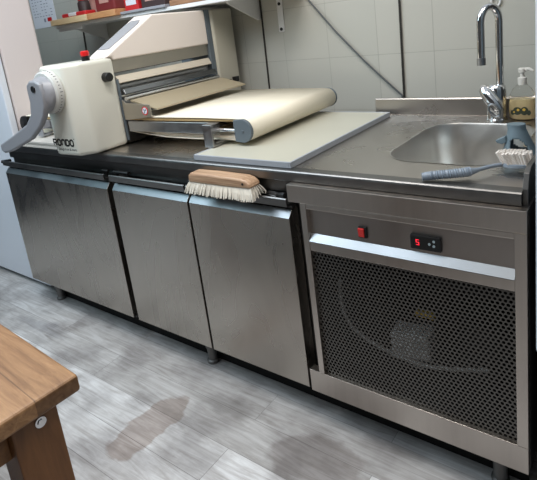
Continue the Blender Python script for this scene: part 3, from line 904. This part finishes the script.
# faucet
fx, fy = 2.268, 0.758
fa = thing('faucet', 'chrome kitchen tap with a tall curved spout behind the sink', 'tap', (fx, fy, TOP))
b = nb(); lathe(b, [(0.036, 0.0), (0.036, 0.004), (0.033, 0.008), (0.033, 0.108), (0.031, 0.122), (0.024, 0.130), (0.015, 0.132)], (fx, fy, TOP), 28)
obj('tap_body', b, M['chrome'], fa, smooth=True)
b = nb()
dirv = V((-0.62, -0.78, 0)).normalized(); Rr = 0.037
base = V((fx + 0.012, fy, 0))
pts = [base + V((0, 0, 1.02)), base + V((0, 0, 1.15)), base + V((0, 0, 1.255))]
for k in range(1, 17):
    a = PI * k / 16
    pts.append(base + dirv * (Rr - Rr * math.cos(a)) + V((0, 0, 1.252 + 0.055 * math.sin(a))))
end = pts[-1]
pts += [end + V((0, 0, -0.06)), end + V((0, 0, -0.135))]
tube(b, pts, 0.0132, 16)
sp = obj('spout', b, M['chrome'], fa, smooth=True)
b = nb(); cyl(b, end + V((0, 0, -0.118)), end + V((0, 0, -0.143)), 0.0150, n=18)
obj('aerator', b, M['galv'], sp, smooth=True)
b = nb()
lp = [V((fx - 0.042, fy - 0.030, 1.030)), V((fx - 0.036, fy - 0.036, 1.022)), V((fx - 0.018, fy - 0.044, 0.998)), V((fx + 0.004, fy - 0.050, 0.970)), V((fx + 0.020, fy - 0.050, 0.946)), V((fx + 0.026, fy - 0.046, 0.930))]
tube(b, lp, [0.010, 0.020, 0.024, 0.025, 0.023, 0.012], 18)
obj('lever', b, M['chrome'], fa, smooth=True, subsurf=1)
b = nb()
ring = [V((fx + 0.010 + 0.017 * math.cos(a) - 0.008 * math.sin(a), fy - 0.076, 0.950 + 0.022 * math.sin(a))) for a in [2 * PI * k / 20 for k in range(21)]]
tube(b, ring, 0.0040, 8, caps=False)
obj('lever_loop', b, M['bright_steel'], fa, smooth=True)

# soap bottle
sx, sy = 2.352, 0.765
so = thing('soap_dispenser', 'clear pump bottle of amber soap with a floral label right of the tap', 'soap bottle', (sx, sy, TOP))
b = nb(); lathe(b, [(0.030, 0.0), (0.036, 0.006), (0.038, 0.03), (0.0375, 0.066), (0.034, 0.092), (0.025, 0.112), (0.015, 0.124), (0.012, 0.130)], (sx, sy, TOP + 0.0005), 32, 1.2, 0.7)
obj('bottle', b, M['soap_clear'], so, smooth=True)
b = nb(); lathe(b, [(0.028, 0.003), (0.0345, 0.008), (0.0365, 0.03), (0.0360, 0.064), (0.0345, 0.076)], (sx, sy, TOP + 0.0005), 32, 1.2, 0.7)
obj('liquid', b, M['soap_liquid'], so, smooth=True, label='amber liquid soap')
b = nb()
def lab_pt(a, z): return (sx + 0.0392 * 1.2 * math.cos(a), sy + 0.0392 * 0.7 * math.sin(a), TOP + z)
def lab_patch(b, ca, cz, ra, rz, out=0.0):
    c = b.verts.new(lab_pt(ca, cz)); ring = [b.verts.new(lab_pt(ca + ra * math.cos(t), cz + rz * math.sin(t))) for t in [2 * PI * k / 18 for k in range(18)]]
    for k in range(18):
        b.faces.new([c, ring[k], ring[(k + 1) % 18]])
lab_patch(b, 1.42 * PI, 0.036, 0.34, 0.014); lab_patch(b, 1.58 * PI, 0.036, 0.28, 0.015); lab_patch(b, 1.30 * PI, 0.030, 0.20, 0.009); lab_patch(b, 1.68 * PI, 0.029, 0.16, 0.009)
obj('label', b, M['soap_label'], so, solid=0.0004)
b = nb()
for (a, z, r) in ((1.44, 0.040, 0.10), (1.57, 0.041, 0.11), (1.34, 0.032, 0.07)):
    c = b.verts.new(V(lab_pt(a * PI, z)) + V((0, -0.0006, 0))); ring = [b.verts.new(V(lab_pt(a * PI + r * math.cos(t), z + r * 0.045 * math.sin(t))) + V((0, -0.0006, 0))) for t in [2 * PI * k / 12 for k in range(12)]]
    for k in range(12): b.faces.new([c, ring[k], ring[(k + 1) % 12]])
obj('label_flowers', b, M['soap_yellow'], so)
b = nb(); lathe(b, [(0.0145, 0.126), (0.0150, 0.130), (0.0150, 0.150), (0.0075, 0.154), (0.0065, 0.168), (0.0125, 0.170), (0.0135, 0.181), (0.0100, 0.185)], (sx, sy, TOP), 20)
pu = obj('pump', b, M['pump'], so, smooth=True)
b = nb(); tube(b, [(sx + 0.004, sy - 0.001, TOP + 0.178), (sx + 0.022, sy - 0.004, TOP + 0.181), (sx + 0.036, sy - 0.006, TOP + 0.174)], [0.0070, 0.0058, 0.0042], 10)
obj('nozzle', b, M['pump'], pu, smooth=True)

# ------------------------------------------------------------------ wall fittings
sh = thing('wall_shelf', 'white wall shelf along the top left above the dough sheeter', 'shelf', (0.4, 0.9, 1.47))
b = nb(); bx(b, -0.45, 1.30, 0.735, WY - 0.0005, 1.468, 1.487)
obj('shelf_board', b, M['shelf'], sh, bevel=0.002)
b = nb(); bx(b, -0.43, -0.17, 0.742, 0.76, 1.447, 1.4685)
obj('label_strip', b, M['white'], sh, bevel=0.002, label='short white strip under the front edge')
for x in (-0.35, 1.0):
    b = nb(); prism(b, [(x, WY - 0.0005, 1.468), (x, 0.80, 1.468), (x, 0.80, 1.458), (x, WY - 0.02, 1.36), (x, WY - 0.0005, 1.36)], (0.012, 0, 0))
    obj('shelf_bracket', b, M['white'], sh)
def stuff_box(name, label, cat, mat, x0, x1, y0, y1, z0, z1, bev=0.003, rot=0.0, group=None):
    c = ((x0 + x1) / 2, (y0 + y1) / 2, z0)
    b = nb(); bx(b, x0, x1, y0, y1, z0, z1)
    o = obj(name, b, mat, bevel=bev, loc=c)
    o.rotation_euler.z = rot
    return tag(o, label, cat, group)
SZ = 1.4875
stuff_box('cutting_board', 'pale wooden board on the left end of the white shelf', 'board', M['board_pale'], -0.425, -0.025, 0.690, 0.95, SZ, SZ + 0.036)
stuff_box('cutting_board', 'tan wooden board on the shelf right of the pale one', 'board', M['board_tan'], -0.018, 0.255, 0.690, 0.94, SZ, SZ + 0.036)
stuff_box('shelf_plank', 'thin grey board lying on the shelf right of the tan board', 'board', M['grey_board'], 0.262, 0.64, 0.72, 0.90, SZ, SZ + 0.015)
stuff_box('wooden_block', 'brown wooden piece at the right end of the shelf items', 'board', M['board_brown'], 0.655, 0.98, 0.74, 0.90, SZ, SZ + 0.030, 0.006)
SB = SZ + 0.0365
pk = thing('food_packet', 'red and white packet lying on the pale wooden board', 'packet', (-0.20, 0.76, SB))
b = nb(); bx(b, -0.33, -0.07, 0.72, 0.80, SB, SB + 0.026); obj('wrapper', b, M['pack_red'], pk, bevel=0.009, seg=3)
b = nb(); bx(b, -0.255, -0.165, 0.7185, 0.8015, SB + 0.004, SB + 0.0268); obj('white_band', b, M['paper'], pk, bevel=0.006)
jar = thing('spice_jar', 'dark jar behind the red and white packet on the shelf', 'jar', (-0.28, 0.87, SB))
b = nb(); lathe(b, [(0.040, 0.0), (0.044, 0.004), (0.044, 0.085), (0.034, 0.10)], (-0.28, 0.87, SB), 24); obj('jar_body', b, M['pack_dark'], jar, smooth=True)
b = nb(); lathe(b, [(0.037, 0.1003), (0.037, 0.12), (0.033, 0.122)], (-0.28, 0.87, SB), 24); obj('lid', b, M['pack_red'], jar, smooth=True)
jar2 = thing('storage_tub', 'pinkish tub on the shelf right of the dark jar', 'tub', (-0.12, 0.88, SB))
b = nb(); lathe(b, [(0.05, 0.0), (0.06, 0.006), (0.068, 0.085), (0.07, 0.088)], (-0.12, 0.88, SB), 24); obj('tub_body', b, M['pack_skin'], jar2, smooth=True)
b = nb(); lathe(b, [(0.072, 0.0883), (0.072, 0.097), (0.066, 0.099)], (-0.12, 0.88, SB), 24); obj('lid', b, M['white'], jar2, smooth=True)
bag = thing('flour_bag', 'maroon paper bag on the tan board', 'bag', (0.08, 0.84, SB))
b = nb(); bx(b, -0.03, 0.16, 0.77, 0.89, SB, SB + 0.14); obj('bag_body', b, M['pack_maroon'], bag, bevel=0.014, seg=3)
b = nb(); bx(b, -0.02, 0.15, 0.815, 0.845, SB + 0.1403, SB + 0.165); obj('folded_top', b, M['pack_dark'], bag, bevel=0.004)
b = nb(); bx(b, 0.02, 0.11, 0.7685, 0.7698, SB + 0.05, SB + 0.10); obj('panel_print', b, M['pack_skin'], bag)
pk2 = thing('red_carton', 'red carton on the grey board on the shelf', 'carton', (0.34, 0.80, SZ + 0.0155))
b = nb(); bx(b, 0.27, 0.39, 0.755, 0.87, SZ + 0.0155, SZ + 0.10); obj('carton_body', b, M['pack_red'], pk2, bevel=0.003)
b = nb(); bx(b, 0.285, 0.375, 0.7538, 0.7549, SZ + 0.045, SZ + 0.075); obj('carton_print', b, M['paper'], pk2)
pk3 = thing('dark_carton', 'dark carton on the grey board right of the red carton', 'carton', (0.50, 0.81, SZ + 0.0155))
b = nb(); bx(b, 0.405, 0.60, 0.765, 0.88, SZ + 0.0155, SZ + 0.115); obj('carton_body', b, M['pack_dark'], pk3, bevel=0.003)
b = nb(); bx(b, 0.44, 0.56, 0.7638, 0.7649, SZ + 0.05, SZ + 0.09); obj('carton_print', b, M['pack_skin'], pk3)

# calendar on the wall behind the shelf end
cal = thing('wall_calendar', 'white paper calendar with small print hanging at the top left', 'calendar', (-1.06, WY - 0.002, 1.50))
b = nb(); bx(b, -1.255, -0.93, WY - 0.004, WY - 0.0004, 1.510, 1.80)
obj('calendar_sheet', b, M['paper'], cal)
b = nb()
for r in range(9):
    for c in range(7):
        if random.random() < 0.12: continue
        x = -1.225 + c * 0.040; z = 1.775 - r * 0.022
        bx(b, x, x + random.uniform(0.014, 0.028), WY - 0.0046, WY - 0.004, z - 0.005, z)
obj('calendar_print', b, M['ink'], cal)
b = nb(); bx(b, -1.05, -0.99, WY - 0.0047, WY - 0.004, 1.552, 1.580); obj('red_stamp', b, M['red'], cal)
b = nb(); bx(b, -1.10, -1.075, WY - 0.0047, WY - 0.004, 1.55, 1.578); obj('grey_stamp', b, M['ink'], cal)
b = nb(); bx(b, -1.245, -1.20, WY - 0.0047, WY - 0.004, 1.755, 1.79); obj('dark_heading', b, M['ink_dark'], cal)

def rod(name, label, pts, r, mat, cat='cable', n=8):
    c = V(pts[-1])
    b = nb(); tube(b, pts, r, n)
    o = obj(name, b, mat, smooth=True, loc=c)
    return tag(o, label, cat)
rod('wall_conduit', 'dark vertical conduit on the tiles above the right end of the tray', [(1.905 - 0.11 + 0.005, WY - 0.007, 2.1), (1.797, WY - 0.007, 1.37), (1.792, WY - 0.007, 0.90)], 0.0052, M['dark_rod'], 'conduit')
rod('wall_cable', 'thin dark vertical cable on the tiles above the conveyor belt', [(1.022, WY - 0.005, 1.462), (1.010, WY - 0.005, 0.88)], 0.0045, M['dark_rod'])
rod('black_cable', 'short black cable hanging on the wall left of the dough sheeter hood', [(-0.612, WY - 0.006, 1.466), (-0.622, WY - 0.006, 1.36), (-0.632, WY - 0.006, 1.25), (-0.64, WY - 0.006, 0.9), (-0.64, WY - 0.006, 0.0)], 0.0058, M['dark_rod'])
rod('diagonal_cable', 'grey cable running diagonally down the tiles to the conduit', [(1.20, WY - 0.014, 1.60), (1.33, WY - 0.014, 1.425), (1.465, WY - 0.014, 1.262), (1.61, WY - 0.014, 1.108), (1.70, WY - 0.014, 1.022), (1.785, WY - 0.016, 0.944), (1.792, WY - 0.018, 0.92)], 0.0045, M['cable'])
hk = thing('wall_strip', 'white plastic mounting strip with two dark screws on the tiles', 'strip', (1.142, WY, 1.28))
b = nb(); prism(b, [(1.125, WY - 0.008, 1.285), (1.160, WY - 0.008, 1.285), (1.166, WY - 0.008, 1.60), (1.131, WY - 0.008, 1.60)], (0, 0.0075, 0))
obj('strip_plate', b, M['white'], hk, bevel=0.003)
for (x, z) in ((1.143, 1.300), (1.146, 1.428)):
    b = nb(); cyl(b, (x, WY - 0.0115, z), (x, WY - 0.0078, z), 0.0085, n=14); obj('screw', b, M['black'], hk)
hk2 = thing('wall_hook', 'small white hook on the tiles behind the top of the tap', 'hook', (2.20, WY, 1.30))
b = nb(); tube(b, [V((2.20 + 0.017 * math.cos(a), WY - 0.008, 1.315 + 0.020 * math.sin(a))) for a in [2 * PI * k / 16 for k in range(17)]], 0.0042, 8, False)
obj('hook_ring', b, M['white'], hk2, smooth=True)
b = nb(); cyl(b, (2.20, WY - 0.010, 1.340), (2.20, WY - 0.0005, 1.340), 0.011, n=16); obj('hook_base', b, M['white'], hk2)

# ------------------------------------------------------------------ neighbours left and right
fr = thing('white_refrigerator', 'tall white fridge standing left of the refrigerated counter', 'fridge', (-0.37, 0.23, 0))
b = nb(); bx(b, -0.73, -0.012, 0.132, 0.350, 0.035, 1.95)
obj('fridge_body', b, M['fridge_side'], fr, bevel=0.012, seg=3)
b = nb(); bx(b, -0.73, -0.008, 0.088, 0.124, 0.030, 1.95)
fd = obj('fridge_door', b, M['fridge'], fr, bevel=0.006, seg=3)
b = nb(); bx(b, -0.72, -0.020, 0.124, 0.132, 0.045, 1.94)
obj('gasket', b, M['gasket'], fd)
b = nb(); bx(b, -0.72, -0.02, 0.14, 0.34, 0.0, 0.0345)
obj('plinth', b, M['black_matt'], fr)

ap = thing('white_appliance', 'tall white appliance at the right edge beside the worktop', 'appliance', (2.85, 0.3, 0))
b = nb(); bx(b, 2.560, 3.15, 0.012, 0.62, 0.02, 1.90); obj('appliance_body', b, M['panel_grey'], ap, bevel=0.004, label='blue grey lower body')
b = nb(); bx(b, 2.542, 3.15, -0.035, 0.011, 0.520, 1.90); obj('appliance_door', b, M['fridge'], ap, bevel=0.010, seg=3, label='white door')
b = nb(); bx(b, 2.5555, 2.566, 0.0, 0.011, 0.12, 0.30); obj('hinge_strip', b, M['black'], ap)

# ------------------------------------------------------------------ wooden table in the foreground
tb = thing('wooden_table', 'sturdy oak table with a worn honey coloured top in the left foreground', 'table', (1.893, -0.789, 0), (0, 0, math.radians(-3.0)))
TW, TD = 1.25, 0.70
b = nb(); bx(b, -TW, 0, -TD, 0, 0.714, 0.75)
obj('table_top', b, M['table_top'], tb, bevel=0.007, seg=3, local=True)
for (x0, y0) in ((-0.108, -0.130), (-TW + 0.024, -0.130), (-0.108, -TD + 0.044), (-TW + 0.024, -TD + 0.044)):
    b = nb(); bx(b, x0, x0 + 0.085, y0, y0 + 0.087, 0.0, 0.7138)
    lg = obj('leg', b, M['table_end'], tb, bevel=0.003, local=True)
    if x0 > -0.2:
        b = nb(); cyl(b, (x0 + 0.0845, y0 + 0.052, 0.690), (x0 + 0.0875, y0 + 0.052, 0.690), 0.0105, n=20)
        cyl(b, (x0 + 0.0875, y0 + 0.052, 0.690), (x0 + 0.0900, y0 + 0.052, 0.690), 0.0065, n=6)
        obj('bolt', b, M['chrome'], lg, local=True, label='steel bolt head')
b = nb(); bx(b, -0.075, -0.050, -TD + 0.131, -0.130, 0.635, 0.7138); obj('apron', b, M['table_apron'], tb, bevel=0.002, local=True)
b = nb(); bx(b, -TW + 0.05, -TW + 0.075, -TD + 0.131, -0.130, 0.635, 0.7138); obj('apron', b, M['table_apron'], tb, bevel=0.002, local=True)
b = nb(); bx(b, -TW + 0.109, -0.108, -0.100, -0.075, 0.635, 0.7138); obj('apron', b, M['table_apron'], tb, bevel=0.002, local=True)
b = nb(); bx(b, -TW + 0.109, -0.108, -TD + 0.075, -TD + 0.10, 0.635, 0.7138); obj('apron', b, M['table_apron'], tb, bevel=0.002, local=True)

# ------------------------------------------------------------------ light
def area(name, loc, target, size, sy, energy, col):
    l = bpy.data.lights.new(name, 'AREA'); l.shape = 'RECTANGLE'; l.size = size; l.size_y = sy
    l.energy = energy; l.color = col
    o = bpy.data.objects.new(name, l); C.objects.link(o); o.location = loc
    d = V(target) - V(loc)
    o.rotation_euler = d.to_track_quat('-Z', 'Y').to_euler()
    return o
area('window_light', (0.5, -1.0, 2.6), (0.9, -0.5, 0.1), 1.8, 1.0, 36, (0.76, 0.89, 1.0))
area('cool_front_fill', (-0.9, -1.7, 2.3), (0.6, 0.0, 1.1), 0.9, 0.8, 13, (0.58, 0.88, 1.0))  # added bluish fill that tints the front of the dough sheeter
area('overhead_light', (2.6, -0.6, 2.66), (2.4, -0.4, 0), 1.2, 0.3, 16, (1.0, 0.92, 0.82))
area('overhead_light', (1.5, -0.35, 2.66), (0.9, 0.2, 0.9), 1.2, 0.3, 22, (1.0, 0.95, 0.90))  # added fill that brightens the dough sheeter from above
w = bpy.data.worlds.new('World'); bpy.context.scene.world = w; w.use_nodes = True
w.node_tree.nodes['Background'].inputs[0].default_value = (0.86, 0.93, 1.0, 1)
w.node_tree.nodes['Background'].inputs[1].default_value = 0.66

# ------------------------------------------------------------------ camera
cam = bpy.data.cameras.new('camera'); co = bpy.data.objects.new('camera', cam); C.objects.link(co)
co.location = (2.7632, -1.2053, 1.3591)
co.rotation_mode = 'XYZ'
co.rotation_euler = (1.3304, 0.1246, 0.6468)
cam.sensor_fit = 'HORIZONTAL'; cam.sensor_width = 36.0
cam.lens = 517.0547 / 537.0 * 36.0
cam.shift_x = 0.0
cam.shift_y = (145.7926 - 240.0) / 537.0
cam.clip_start = 0.05
sc = bpy.context.scene
sc.camera = co
sc.view_settings.view_transform = 'Standard'
sc.view_settings.look = 'None'
sc.view_settings.exposure = 0.0
